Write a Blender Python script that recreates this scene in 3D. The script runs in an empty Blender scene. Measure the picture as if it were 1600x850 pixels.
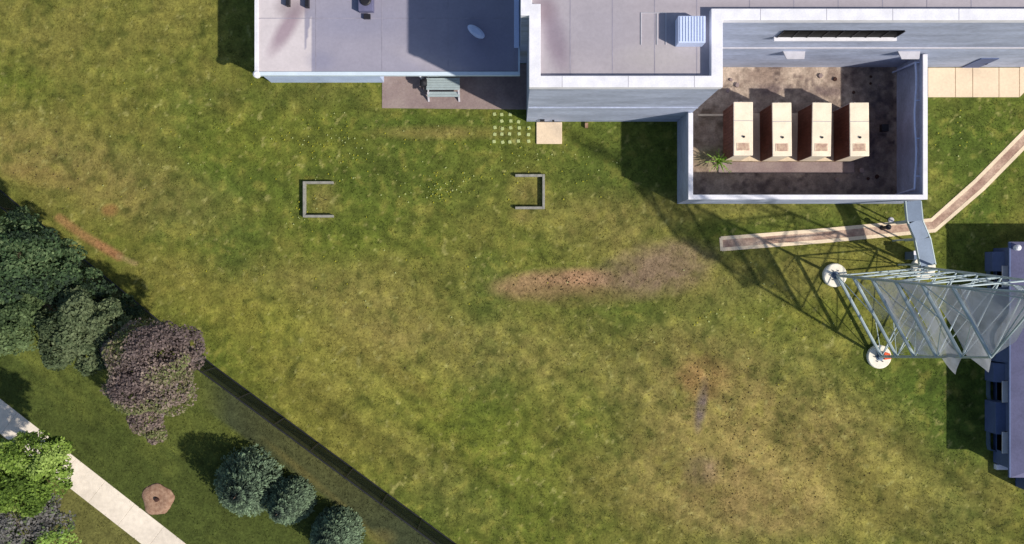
import bpy, math, random
import numpy as np
from mathutils import Vector

# ------------------------------------------------------------------ camera, sky, sun, exposure
S = bpy.context.scene
COL = S.collection
CH = 50.0                       # camera height (m)
PX = 27.0                       # photograph pixels per metre on the ground
cam_d = bpy.data.cameras.new("camera"); cam = bpy.data.objects.new("camera", cam_d); COL.objects.link(cam)
cam.location = (0, 0, CH); cam.rotation_euler = (0, 0, 0)
cam_d.sensor_width = 36; cam_d.lens = 36 * CH / (1600 / PX); cam_d.clip_end = 3000
S.camera = cam
w = bpy.data.worlds.new("World"); S.world = w; w.use_nodes = True
nt = w.node_tree; bg = nt.nodes["Background"]; sky = nt.nodes.new("ShaderNodeTexSky")
sky.sky_type = 'NISHITA'; sky.sun_disc = False
SUN = Vector((1.0, -0.5, 1.0)).normalized()
sky.sun_elevation = math.radians(41.8); sky.sun_rotation = math.radians(116.6)
nt.links.new(sky.outputs[0], bg.inputs[0]); bg.inputs[1].default_value = 0.10
sd = bpy.data.lights.new("sun", 'SUN'); sun = bpy.data.objects.new("sun", sd); COL.objects.link(sun)
sd.energy = 4.3; sd.angle = math.radians(1.0); sd.color = (1.0, 0.93, 0.82)
sun.rotation_euler = (-SUN).to_track_quat('-Z', 'Y').to_euler(); sun.location = (30, -20, 60)
S.view_settings.view_transform = 'Standard'; S.view_settings.look = 'None'
S.view_settings.exposure = 0.15; S.view_settings.gamma = 1.0
S.view_settings.use_curve_mapping = False

# ------------------------------------------------------------------ helpers
rnd = random.Random(7); nr = np.random.default_rng(11)

def W(px, py, z=0.0):
    k = (1 - z / CH) / PX
    return ((px - 800) * k, (425 - py) * k, z)

def lin(c):
    c = np.asarray(c, float) / 255.0
    return np.where(c <= 0.04045, c / 12.92, ((c + 0.055) / 1.055) ** 2.4)

def C(r, g, b, k=1.0):
    v = lin((r, g, b)) * k
    return (float(v[0]), float(v[1]), float(v[2]), 1.0)

class MB:
    def __init__(s): s.v = []; s.f = []; s.c = None
    def add(s, vs, fs):
        n = len(s.v); s.v += [tuple(v) for v in vs]; s.f += [tuple(i + n for i in f) for f in fs]; return s
    def box(s, x0, x1, y0, y1, z0, z1):
        return s.add([(x0,y0,z0),(x1,y0,z0),(x1,y1,z0),(x0,y1,z0),(x0,y0,z1),(x1,y0,z1),(x1,y1,z1),(x0,y1,z1)],
                     [(3,2,1,0),(4,5,6,7),(0,1,5,4),(1,2,6,5),(2,3,7,6),(3,0,4,7)])
    def tube(s, a, b, r0, r1=None, n=8, caps=True):
        a = Vector(a); b = Vector(b); r1 = r0 if r1 is None else r1
        d = (b - a).normalized(); u = d.orthogonal().normalized(); w_ = d.cross(u)
        vs = [a + (u*math.cos(t)+w_*math.sin(t))*r0 for t in [2*math.pi*i/n for i in range(n)]]
        vs += [b + (u*math.cos(t)+w_*math.sin(t))*r1 for t in [2*math.pi*i/n for i in range(n)]]
        fs = [(i, (i+1)%n, n+(i+1)%n, n+i) for i in range(n)]
        if caps: fs += [tuple(range(n-1,-1,-1)), tuple(range(n, 2*n))]
        return s.add(vs, fs)
    def beam(s, a, b, wd, ht):           # box beam a->b, wd horizontal, ht vertical
        a = Vector(a); b = Vector(b); d = (b-a).normalized()
        u = d.cross(Vector((0,0,1)))
        u = Vector((1,0,0)) if u.length < 1e-3 else u.normalized()
        v = u.cross(d); u = u*wd/2; v = v*ht/2
        vs = [p + q for p in (a, b) for q in (-u-v, u-v, u+v, -u+v)]
        return s.add(vs, [(0,1,2,3),(7,6,5,4),(0,4,5,1),(1,5,6,2),(2,6,7,3),(3,7,4,0)])
    def lathe(s, c, prof, n=24):
        c = Vector(c); vs = []; fs = []
        for r, z in prof:
            vs += [c + Vector((r*math.cos(2*math.pi*i/n), r*math.sin(2*math.pi*i/n), z)) for i in range(n)]
        for k in range(len(prof)-1):
            fs += [(k*n+i, k*n+(i+1)%n, (k+1)*n+(i+1)%n, (k+1)*n+i) for i in range(n)]
        fs += [tuple(range((len(prof)-1)*n, len(prof)*n)), tuple(range(n-1,-1,-1))]
        return s.add(vs, fs)
    def prism(s, pts, z0, z1):
        n = len(pts)
        a = sum(pts[i][0]*pts[(i+1)%n][1]-pts[(i+1)%n][0]*pts[i][1] for i in range(n))
        if a < 0: pts = pts[::-1]
        return s.add([(x,y,z0) for x,y in pts]+[(x,y,z1) for x,y in pts],
                     [tuple(range(n-1,-1,-1)), tuple(range(n,2*n))]+[(i,(i+1)%n,n+(i+1)%n,n+i) for i in range(n)])

def mesh_obj(name, mb, m, loc=(0,0,0), bevel=0, smooth=False):
    me = bpy.data.meshes.new(name)
    L = loc
    me.from_pydata([(v[0]-L[0], v[1]-L[1], v[2]-L[2]) for v in mb.v], [], mb.f)
    me.materials.append(m)
    o = bpy.data.objects.new(name, me); COL.objects.link(o)
    if smooth: me.shade_smooth()
    if bevel:
        b = o.modifiers.new("bevel", 'BEVEL'); b.width = bevel; b.segments = 2; b.limit_method = 'ANGLE'
    return o

def tag(o, label=None, cat=None, group=None, kind=None):
    if label: o['label'] = label
    if cat: o['category'] = cat
    if group: o['group'] = group
    if kind: o['kind'] = kind
    return o

class Thing:
    def __init__(s, name, label, cat, loc, group=None):
        s.o = bpy.data.objects.new(name, None); COL.objects.link(s.o); s.o.location = loc; s.loc = loc
        s.o.empty_display_size = .3
        tag(s.o, label, cat, group)
    def part(s, name, mb, m, parent=None, bevel=0, smooth=False, label=None):
        o = mesh_obj(name, mb, m, s.loc, bevel, smooth); o.parent = parent or s.o
        if label: o['label'] = label
        return o

def single(name, mb, m, label, cat, loc=(0,0,0), bevel=0, group=None, smooth=False):
    o = mesh_obj(name, mb, m, loc, bevel, smooth); o.location = loc
    return tag(o, label, cat, group)

def copy_tree(o, parent=None):
    c = o.copy(); COL.objects.link(c); c.parent = parent
    for ch in list(o.children): copy_tree(ch, c)
    return c

# ------------------------------------------------------------------ materials
def mat(name, rgb, rough=0.8, var=0.12, scale=1.5, bump=0.0, bscale=20, metal=0, rgb2=None, stretch=(1,1,1), fine=0.06):
    m = bpy.data.materials.new(name); m.use_nodes = True; n = m.node_tree.nodes; l = m.node_tree.links
    p = n["Principled BSDF"]; p.inputs["Roughness"].default_value = rough; p.inputs["Metallic"].default_value = metal
    p.inputs["Specular IOR Level"].default_value = 0.3
    tc = n.new("ShaderNodeTexCoord"); mp = n.new("ShaderNodeMapping"); mp.inputs["Scale"].default_value = stretch
    oi = n.new("ShaderNodeObjectInfo"); vm = n.new("ShaderNodeVectorMath"); vm.operation = 'ADD'
    ms = n.new("ShaderNodeMath"); ms.operation = 'MULTIPLY'; ms.inputs[1].default_value = 37.0
    l.new(oi.outputs["Random"], ms.inputs[0]); l.new(tc.outputs["Object"], vm.inputs[0]); l.new(ms.outputs[0], vm.inputs[1])
    l.new(vm.outputs[0], mp.inputs[0])
    a = n.new("ShaderNodeTexNoise"); a.inputs["Scale"].default_value = scale; a.inputs["Detail"].default_value = 6
    l.new(mp.outputs[0], a.inputs["Vector"])
    r = n.new("ShaderNodeValToRGB"); r.color_ramp.elements[0].position = .3; r.color_ramp.elements[1].position = .7
    if rgb2 is None:
        r.color_ramp.elements[0].color = [c*(1-var) for c in rgb[:3]]+[1]; r.color_ramp.elements[1].color = [min(1,c*(1+var)) for c in rgb[:3]]+[1]
    else:
        r.color_ramp.elements[0].color = rgb; r.color_ramp.elements[1].color = rgb2
    l.new(a.outputs["Fac"], r.inputs["Fac"])
    b = n.new("ShaderNodeTexNoise"); b.inputs["Scale"].default_value = scale*9; b.inputs["Detail"].default_value = 3
    l.new(mp.outputs[0], b.inputs["Vector"])
    mr = n.new("ShaderNodeMapRange"); mr.inputs[1].default_value=.3; mr.inputs[2].default_value=.7
    mr.inputs[3].default_value = 1-fine; mr.inputs[4].default_value = 1+fine; l.new(b.outputs["Fac"], mr.inputs[0])
    vs = n.new("ShaderNodeVectorMath"); vs.operation='SCALE'; l.new(r.outputs[0], vs.inputs[0]); l.new(mr.outputs[0], vs.inputs["Scale"])
    l.new(vs.outputs[0], p.inputs["Base Color"])
    if bump:
        c = n.new("ShaderNodeTexNoise"); c.inputs["Scale"].default_value = bscale; c.inputs["Detail"].default_value = 4
        l.new(mp.outputs[0], c.inputs["Vector"]); bp = n.new("ShaderNodeBump"); bp.inputs["Strength"].default_value = bump
        bp.inputs["Distance"].default_value = 0.05; l.new(c.outputs["Fac"], bp.inputs["Height"]); l.new(bp.outputs[0], p.inputs["Normal"])
    return m

def attr_mat(name, rough=0.9, fine=0.25, s1=4.0, s2=14.0, bump=0.3, speck=0.0):
    m = bpy.data.materials.new(name); m.use_nodes = True; n = m.node_tree.nodes; l = m.node_tree.links
    p = n["Principled BSDF"]; p.inputs["Roughness"].default_value = rough; p.inputs["Specular IOR Level"].default_value = 0.15
    at = n.new("ShaderNodeAttribute"); at.attribute_name = "Col"; tc = n.new("ShaderNodeTexCoord")
    cur = at.outputs["Color"]; last = None
    for sc, amp in ((s1, fine), (s2, fine)):
        a = n.new("ShaderNodeTexNoise"); a.inputs["Scale"].default_value = sc; a.inputs["Detail"].default_value = 4; a.inputs["Roughness"].default_value=.65
        l.new(tc.outputs["Object"], a.inputs["Vector"])
        mr = n.new("ShaderNodeMapRange"); mr.inputs[1].default_value=.3; mr.inputs[2].default_value=.7
        mr.inputs[3].default_value = 1-amp; mr.inputs[4].default_value = 1+amp; l.new(a.outputs["Fac"], mr.inputs[0])
        vs = n.new("ShaderNodeVectorMath"); vs.operation='SCALE'; l.new(cur, vs.inputs[0]); l.new(mr.outputs[0], vs.inputs["Scale"])
        cur = vs.outputs[0]; last = a
    l.new(cur, p.inputs["Base Color"])
    if bump:
        bp = n.new("ShaderNodeBump"); bp.inputs["Strength"].default_value = bump; bp.inputs["Distance"].default_value = 0.06
        l.new(last.outputs["Fac"], bp.inputs["Height"]); l.new(bp.outputs[0], p.inputs["Normal"])
    return m

def leaf_mat(name, transl=0.35, rough=0.7):
    m = bpy.data.materials.new(name); m.use_nodes = True; n = m.node_tree.nodes; l = m.node_tree.links
    p = n["Principled BSDF"]; p.inputs["Roughness"].default_value = rough; p.inputs["Specular IOR Level"].default_value = 0.2
    at = n.new("ShaderNodeAttribute"); at.attribute_name = "Col"
    t = n.new("ShaderNodeBsdfTranslucent"); mx = n.new("ShaderNodeMixShader"); mx.inputs[0].default_value = transl
    l.new(at.outputs["Color"], p.inputs["Base Color"]); l.new(at.outputs["Color"], t.inputs["Color"])
    l.new(p.outputs[0], mx.inputs[1]); l.new(t.outputs[0], mx.inputs[2]); l.new(mx.outputs[0], n["Material Output"].inputs[0])
    return m

def sheet_mat(name, rgb, alpha0, alpha1, scale=1.2, rough=.6):
    m = mat(name, rgb, rough=rough, var=.18, scale=scale); n = m.node_tree.nodes; l = m.node_tree.links
    tr = n.new("ShaderNodeBsdfTransparent"); mx = n.new("ShaderNodeMixShader")
    tc = n.new("ShaderNodeTexCoord"); a = n.new("ShaderNodeTexNoise"); a.inputs["Scale"].default_value = scale*.8; a.inputs["Detail"].default_value = 5
    l.new(tc.outputs["Object"], a.inputs["Vector"]); mr = n.new("ShaderNodeMapRange"); mr.inputs[1].default_value=.35; mr.inputs[2].default_value=.6
    mr.inputs[3].default_value = alpha0; mr.inputs[4].default_value = alpha1; l.new(a.outputs["Fac"], mr.inputs[0])
    tl = n.new("ShaderNodeBsdfTranslucent"); tl.inputs[0].default_value = rgb; m2 = n.new("ShaderNodeMixShader"); m2.inputs[0].default_value = .45
    l.new(n["Principled BSDF"].outputs[0], m2.inputs[1]); l.new(tl.outputs[0], m2.inputs[2])
    l.new(mr.outputs[0], mx.inputs[0]); l.new(tr.outputs[0], mx.inputs[1]); l.new(m2.outputs[0], mx.inputs[2])
    l.new(mx.outputs[0], n["Material Output"].inputs[0]); return m

M = {}
M['white'] = mat("white_coping", C(226,225,232), .6, .09, 1.6, .15, 12, fine=.05)
M['wall_tall'] = mat("grey_render", C(166,174,196), .85, .20, .7, .3, 9, stretch=(.5,1,1.8), fine=.14)
M['wall_low'] = mat("pale_blue_render", C(184,200,232), .8, .12, .8, fine=.05)
M['fascia'] = mat("pale_metal_fascia", C(206,220,232), .5, .10, .7, fine=.03)
M['glass'] = mat("dark_glass", C(8,8,10), .45, .2, 1)
M['glass'].node_tree.nodes['Principled BSDF'].inputs['Specular IOR Level'].default_value = .04
M['dark'] = mat("dark_metal", C(38,38,44), .5, .2, 2)
M['beige'] = mat("beige_concrete", C(226,204,176), .85, .08, .8, .2, 30, fine=.06)
M['joint'] = mat("joint_filler", C(120,98,80), .95, .1)
M['path'] = mat("pale_pavement", C(226,214,198), .88, .10, .5, .2, 30, fine=.08)
M['brick'] = mat("brown_brick_paving", C(140,106,94), .9, .3, 1.1, .4, 30, rgb2=C(204,178,156), fine=.2)
M['kerb'] = mat("pale_kerb_stone", C(226,206,178), .85, .10, 1.2, .2, 30, fine=.08)
M['patio'] = mat("mauve_paving", C(132,114,114), .9, .16, 1.0, .3, 22, rgb2=C(154,138,134), fine=.1)
M['teal'] = mat("grey_teal_boards", C(160,174,178), .6, .10, 3)
M['palegrey'] = mat("pale_grey_paint", C(190,188,196), .6, .08, 3)
M['timber'] = mat("weathered_timber", C(142,140,132), .85, .2, 4, .3, 25)
M['cream'] = mat("cream_paint", C(238,222,198), .65, .10, 1.8, fine=.06)
M['rust'] = mat("rusty_brown_panel", C(112,72,58), .75, .25, 2.2, fine=.12)
M['steel'] = mat("galvanised_steel", C(170,184,188), .5, .12, 2, metal=.25)
M['steel_dark'] = mat("shaded_steel_blue", C(96,112,132), .55, .15, 1.5, metal=.2)  # darker blue-grey steel for plates, window wells and the box
M['concrete'] = mat("pale_footing_concrete", C(236,230,214), .85, .08, 3, .2, 20)
M['orange'] = mat("orange_paint", C(214,84,40), .6, .1, 3)
M['grille'] = mat("faded_mauve_grille", C(196,160,146), .8, .1, 6, rgb2=C(240,218,188), fine=.1)
M['seam'] = mat("membrane_seam", C(146,142,156), .8, .2, 2)
M['soil'] = mat("mulch_brown", C(134,102,84), .95, .25, 5, .5, 25, rgb2=C(170,140,118), fine=.2)
M['soil_dark'] = mat("dark_mulch", C(66,44,38), .95, .3, 5, .5, 25)
M['bark'] = mat("bark", C(92,78,66), .95, .25, 3, .6, 20)
M['bark_grey'] = mat("pale_grey_bark", C(128,116,118), .95, .2, 3, .5, 20)
M['duct'] = mat("blue_grey_sheet_metal", C(112,126,146), .5, .12, 1.2, metal=.2)
M['bluegrey'] = mat("blue_grey_cladding", C(84,98,136), .7, .12, 1.2)
M['sideroof'] = mat("lavender_roof_felt", C(104,104,134), .85, .14, .9, .2, 20, fine=.08)
M['bluewhite'] = mat("bluish_white_metal", C(196,208,238), .5, .06, 1.5)
M['paver'] = mat("pale_mossy_paver", C(170,180,124), .9, .12, 6)
M['leaf'] = leaf_mat("leaf_foliage")
M['needle'] = leaf_mat("needle_foliage", .12)
M['ground'] = attr_mat("lawn_ground", .95, .30, 1.6, 7.0, .6)
M['membrane'] = attr_mat("roof_membrane", .85, .05, .8, 6.0, .08)
M['yard'] = attr_mat("yard_soil", .95, .22, 2.2, 9.0, .5)
M['net'] = sheet_mat("grey_debris_sheeting", C(176,180,190), .50, .88, 1.1)
M['thin_net'] = sheet_mat("thin_torn_grey_sheeting", C(150,156,158), .0, .5, 1.6)
M['fabric'] = sheet_mat("dark_green_fence_mesh", C(44,52,36), .74, .84, .8, .9)

# ------------------------------------------------------------------ noise fields
class VN:
    def __init__(s, seed, cell):
        s.g = np.random.default_rng(seed).random((256, 256)); s.c = cell
    def __call__(s, x, y):
        x = np.asarray(x, float)/s.c + 113.3; y = np.asarray(y, float)/s.c + 71.7
        xi = np.floor(x).astype(int); yi = np.floor(y).astype(int); fx = x-xi; fy = y-yi
        fx = fx*fx*(3-2*fx); fy = fy*fy*(3-2*fy); g = s.g
        a = g[xi%256, yi%256]; b = g[(xi+1)%256, yi%256]; c = g[xi%256, (yi+1)%256]; d = g[(xi+1)%256, (yi+1)%256]
        return (a*(1-fx)+b*fx)*(1-fy)+(c*(1-fx)+d*fx)*fy
N = [VN(i, c) for i, c in enumerate((7.0, 3.2, 1.5, .7, .35))]
def fbm(x, y, ks=(1,.7,.5,.4,.3)):
    return sum(k*n(x, y) for k, n in zip(ks, N))/sum(ks)

def blob(px, py, cx, cy, rx, ry, ang=0, soft=.5):
    a = math.radians(ang); dx = px-cx; dy = py-cy
    u = (dx*math.cos(a)+dy*math.sin(a))/rx; v = (-dx*math.sin(a)+dy*math.cos(a))/ry
    r = np.sqrt(u*u+v*v)
    return np.clip((1+soft/2-r)/soft, 0, 1)

def mix(c, d, f):
    return c*(1-f[..., None]) + d*f[..., None]

def seg_dist(px, py, pts):
    best = np.full(np.shape(px), 1e9)
    for (x0,y0),(x1,y1) in zip(pts, pts[1:]):
        vx, vy = x1-x0, y1-y0; t = np.clip(((px-x0)*vx+(py-y0)*vy)/(vx*vx+vy*vy), 0, 1)
        best = np.minimum(best, np.hypot(px-x0-t*vx, py-y0-t*vy))
    return best

FENCE = [(-400,-34),(40,330),(337,574),(712,850),(1100,1135)]
def side(px, py):           # >0 on the lower-left side of the fence
    y = np.interp(px, [p[0] for p in FENCE], [p[1] for p in FENCE]); return py - y

MO = [VN(31,.62), VN(32,.36), VN(33,.25), VN(34,.24)]
def m_w(x, y): return VN35(x, y)
VN35 = VN(35,.8)
def lawn(x, y):
    """true grass and soil colour (linear albedo) at ground position"""
    px = 800+np.asarray(x)*PX; py = 425-np.asarray(y)*PX
    f = fbm(x, y); f2 = fbm(x*1.7+40, y*1.7-15, (0.3,.8,1,.8,.6)); f3 = fbm(x*.9-70, y*.9+33, (1,1,.5,.3,.1))
    wob = (f-.5)*1.5
    G1 = lin((90,99,38)); G2 = lin((70,88,33)); OL = lin((108,106,50)); DR = lin((134,118,70)); GR = lin((112,96,76)); YG = lin((120,120,46))
    c = np.zeros(np.shape(px)+(3,)) + G1
    c = mix(c, OL, np.clip((f-.38)*3.2, 0, 1))
    c = mix(c, G2, np.clip((.48-f3)*4.0, 0, .8))
    # greener and drier places
    for b in ((620,270,190,75,0),(980,270,120,70,0),(1060,500,150,60,10),(1400,600,150,80,0),(1530,220,90,90,0),(1500,660,60,90,0),(330,560,90,40,38),(640,800,120,60,0),(1170,350,260,26,-4),(700,190,260,14,0),(1000,600,60,140,-30)):
        c = mix(c, G2, .62*np.clip(blob(px,py,*b,soft=1.4)+wob*.5*blob(px,py,*b,soft=1.6), 0, 1))
    for b,k in (((60,240,150,55,25),.7),((110,40,200,60,0),.15),((230,300,110,45,20),.55),((900,560,240,60,8),.5),((640,520,120,40,15),.3),((1140,640,140,120,0),.9),((1180,760,190,90,0),.9),((1100,430,150,40,0),.5),((960,350,100,40,0),.6),((1120,320,160,22,0),.4),((500,440,250,35,0),.35),((1300,720,110,90,0),.55),((560,540,140,60,20),.45),((610,700,160,40,35),.4),((1480,780,90,50,0),.4),((700,207,90,9,0),.7),((505,312,20,26,0),.5),((826,300,24,30,0),.6),((815,338,16,10,0),.5)):
        m_ = blob(px,py,*b,soft=1.3); c = mix(c, DR, k*np.clip(m_*(.55+1.3*(f2-.32)), 0, 1))
    for b,k in (((420,500,120,40,20),.5),((480,620,160,60,40),.4),((1240,500,90,30,0),.35),((1330,760,120,50,0),.3),((420,220,110,45,0),.35),((690,640,160,50,30),.35)):
        c = mix(c, YG, k*np.clip(blob(px,py,*b,soft=1.4)*(.5+(f2-.3)*1.6), 0, 1))
    # patchy sward: pale yellow flecks and darker green clumps, 0.3 to 1 m across
    wx = x+.35*m_w(x,y); wy = y+.35*m_w(y+9,x-4)
    def rot(a): return wx*math.cos(a)-wy*math.sin(a), wx*math.sin(a)+wy*math.cos(a)
    m1 = MO[0](*rot(.5)); m2 = MO[1](*rot(1.1)); m3 = MO[2](*rot(2.0)); mm = (m1*.9+m2*.9+m3*.7)/2.5-.5
    c = mix(c, lin((128,122,58)), np.clip(mm*2.6-.2, 0, .45)); c = mix(c, lin((62,74,30)), np.clip(-mm*2.6-.2, 0, .45))
    c = c*(1+.45*mm)[..., None]
    c = mix(c, lin((150,146,88)), np.clip((MO[3](*rot(.8))-.86)*9,0,.6))
    # bare ground
    for b,k,col in (((870,443,86,20,-4),1.,(136,112,80)),((905,436,52,13,0),.6,(150,118,90)),((1020,425,76,34,-8),.8,(118,100,80)),((1050,400,60,24,0),.5,(124,106,84)),
                  ((1095,590,34,30,0),.65,(150,118,76)),((1096,632,8,36,8),.8,(104,92,84)),((1098,735,26,22,0),.65,(112,94,76)),((1190,780,110,60,0),.45,(132,112,72)),
                  ((900,462,90,16,0),.5,(104,92,56)),((172,328,12,9,0),.7,(150,112,70)),((60,275,60,14,10),.35,(140,112,72)),((645,600,60,12,35),.2,(150,130,70))):
        m_ = blob(px,py,*b,soft=.8); c = mix(c, lin(col), np.clip(k*m_*(.6+2.2*(f2-.3)), 0, 1))
    d = seg_dist(px+(f2-.5)*10, py+(f2-.5)*8, [(92,340),(130,368),(185,400)])
    c = mix(c, lin((146,106,74)), np.clip((9-d)/5, 0, 1)*np.where(px<150, .75, .95))
    d = seg_dist(px, py, [(185,400),(212,412)]); c = mix(c, lin((150,130,92)), .6*np.clip((5-d)/3,0,1))
    # old drag streaks in the grass running down to the right
    st = fbm((x*.8-y*.6)*.35, (x*.6+y*.8)*2.4, (0,1,1,.6,.2))
    c = c*(1+.9*(st-.5)*np.clip((px-300)/200,0,1)*np.clip((py-430)/100,0,1))[..., None]
    # beyond the fence: darker, smoother grass
    sdv = side(px, py)
    far = np.clip(sdv/12, 0, 1)
    dk = mix(np.zeros(np.shape(px)+(3,))+lin((66,76,34)), lin((96,102,46)), np.clip((fbm((x*.8-y*.6)*.4,(x*.6+y*.8)*1.5)-.4)*4, 0, 1))
    c = mix(c, dk, far*.95)
    strip = np.clip((sdv-4)/10,0,1)*np.clip((82-sdv)/9,0,1)*np.clip((px-300)/60,0,1)  # long shadow band beside the fence, painted into the ground colour
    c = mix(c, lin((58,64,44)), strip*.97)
    for b in ((470,735,60,5,40),(560,815,50,5,45),(595,840,20,12,0)):
        c = mix(c, lin((116,106,62)), .4*blob(px,py,*b,soft=1.0))
    for b in ((1010,250,120,55,0),(470,150,130,22,0)):
        c = mix(c, lin((64,76,34)), .35*blob(px,py,*b,soft=.8))
    for b in ((40,300,110,40,30),(500,700,110,50,40)): c = mix(c, lin((112,108,54)), .25*blob(px,py,*b,soft=1.4))
    c = mix(c, lin((108,104,58)), .7*np.clip((px*-.78+py-640)/30,0,1)*(py>640)*(px<260)*(sdv>0))
    return np.clip(c*(.80+.42*f2[..., None]), .004, .9)*LAWN_K
LAWN_K = 1.08

def grid_mesh(name, xs, ys, zfun, cfun, m, loc=(0,0,0)):
    X, Y = np.meshgrid(xs, ys); nx, ny = len(xs), len(ys)
    Z = zfun(X, Y); co = np.stack([X-loc[0], Y-loc[1], Z-loc[2]], -1).reshape(-1, 3)
    i = np.arange(nx*ny).reshape(ny, nx)
    q = np.stack([i[:-1,:-1], i[:-1,1:], i[1:,1:], i[1:,:-1]], -1).reshape(-1, 4)
    me = bpy.data.meshes.new(name); me.vertices.add(len(co)); me.vertices.foreach_set("co", co.ravel())
    me.loops.add(q.size); me.loops.foreach_set("vertex_index", q.ravel()); me.polygons.add(len(q))
    me.polygons.foreach_set("loop_start", np.arange(0, q.size, 4)); me.update(calc_edges=True)
    a = me.color_attributes.new("Col", 'FLOAT_COLOR', 'POINT'); c = cfun(X, Y).reshape(-1, 3)
    a.data.foreach_set("color", np.concatenate([c, np.ones((len(c), 1))], 1).ravel())
    me.materials.append(m); me.shade_smooth(); me.validate()
    o = bpy.data.objects.new(name, me); COL.objects.link(o); o.location = loc
    return o

def faces_mesh(name, V, nv, cols, m, loc=(0,0,0)):
    """V (n, nv, 3) separate polygons, cols (n,3)"""
    n = len(V); co = (V - np.array(loc)).reshape(-1, 3)
    me = bpy.data.meshes.new(name); me.vertices.add(n*nv); me.vertices.foreach_set("co", co.ravel())
    me.loops.add(n*nv); me.loops.foreach_set("vertex_index", np.arange(n*nv)); me.polygons.add(n)
    me.polygons.foreach_set("loop_start", np.arange(0, n*nv, nv)); me.update(calc_edges=True)
    a = me.color_attributes.new("Col", 'FLOAT_COLOR', 'POINT')
    a.data.foreach_set("color", np.concatenate([np.repeat(cols, nv, 0), np.ones((n*nv, 1))], 1).ravel())
    me.materials.append(m)
    o = bpy.data.objects.new(name, me); COL.objects.link(o)
    return o

# ------------------------------------------------------------------ ground
def spread(a, b, step):
    mid = np.arange(a, b+1e-6, step); out = step*1.6**np.arange(1, 18); out = np.cumsum(out); out = out[out < 900]
    return np.concatenate([a-out[::-1], mid, b+out])
gx = spread(-34, 34, .12); gy = spread(-19, 19, .12)
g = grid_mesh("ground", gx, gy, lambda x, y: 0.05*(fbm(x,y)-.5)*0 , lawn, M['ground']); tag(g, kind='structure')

# world extents of the buildings (metres)
def wp(px, py): return ((px-800)/PX, (425-py)/PX)
HT, HL, HA, HR = 9.5, 3.0, 3.25, 2.4
tx0 = (822.7-800)/PX; tx1 = (1065.7-800)/PX; ty0 = (425-190)/PX; ty1 = (425-105)/PX; TXE = 38.0; TYN = 24.0
lx0 = (424-800)/PX; ly0 = (425-129)/PX

# paved areas
def flat(name, pts, m, z0, z1, label=None, cat=None):
    o = mesh_obj(name, MB().prism([wp(*p) for p in pts], z0, z1), m, bevel=.012)
    return tag(o, kind='structure')
flat("patio", [(597,127),(597,169),(700,170),(823,171),(823,100),(597,100)], M['patio'], -.05, .03)
# lower left pavement in slabs with joints
o = MB()
P0 = np.array([-260., 447.]); P1 = np.array([470., 1017.]); d = (P1-P0); Ln = np.linalg.norm(d); d /= Ln; nn_ = np.array([-d[1], d[0]])
k = 0; t = 0.
while t < Ln:
    a = P0+d*(t+.12); b = P0+d*(min(t+58, Ln)-.12); hw = 21.5
    o.prism([wp(*(a-nn_*hw)), wp(*(b-nn_*hw)), wp(*(b+nn_*hw)), wp(*(a+nn_*hw))], -.05, .02); t += 58
tag(mesh_obj("pavement", o, M['path'], bevel=.01), kind='structure')
# right terrace of beige slabs
o = MB(); xs = [1449, 1492, 1519, 1560, 1592]
for a, b in zip(xs, xs[1:]): o.prism([wp(a+.4,106), wp(b-.4,106), wp(b-.4,152), wp(a+.4,152)], -.05, .06)
o.prism([wp(1592.4,106), wp(1700,60), wp(1700,96), wp(1612,132), wp(1592.4,152)], -.05, .06)
tag(mesh_obj("terrace", o, M['beige'], bevel=.01), kind='structure')
# brick walkway between pale kerbs
line = [(1127,381),(1290,368),(1458,352),(1530,289),(1603,215),(1720,98)]
def offset(pts, dd):
    out = []
    for i, p in enumerate(pts):
        a = pts[max(i-1,0)]; b = pts[min(i+1,len(pts)-1)]; v = np.array(b, float)-np.array(a, float); v /= np.linalg.norm(v)
        out.append((p[0]-v[1]*dd, p[1]+v[0]*dd))
    return out
def ribbon(pts, d0, d1, z0, z1):
    A = offset(pts, d0); B = offset(pts, d1); n = len(A)
    V = [(*wp(*p), z) for z in (z0, z1) for p in A+B]; f = []
    for i in range(n-1):
        f += [(2*n+i, 2*n+i+1, 3*n+i+1, 3*n+i), (i, n+i, n+i+1, i+1), (i, i+1, 2*n+i+1, 2*n+i), (n+i, 3*n+i, 3*n+i+1, n+i+1)]
    f += [(0, 2*n, 3*n, n), (n-1, 2*n-1, 4*n-1, 3*n-1)]
    return V, f
o = MB(); o.add(*ribbon(line, -6, 6, -.05, .02)); tag(mesh_obj("walkway", o, M['brick']), kind='structure')
o = MB(); o.add(*ribbon(line, -11.5, -5.9, -.05, .03)); o.add(*ribbon(line, 5.9, 11.5, -.05, .03)); a = wp(1124.5,370); 
o.prism([wp(1124,371.5), wp(1128.5,371), wp(1130,391.5), wp(1125.5,392)], -.05, .026)
tag(mesh_obj("walkway_kerb", o, M['kerb']), kind='structure')

single("doorstep_slab", MB().prism([wp(838,191),wp(878,191),wp(878,225),wp(838,225)], -.03, .10), M['beige'],
       "square cream concrete slab against the foot of the tall building", "doorstep", (*wp(858,208),0), bevel=.03)

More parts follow.
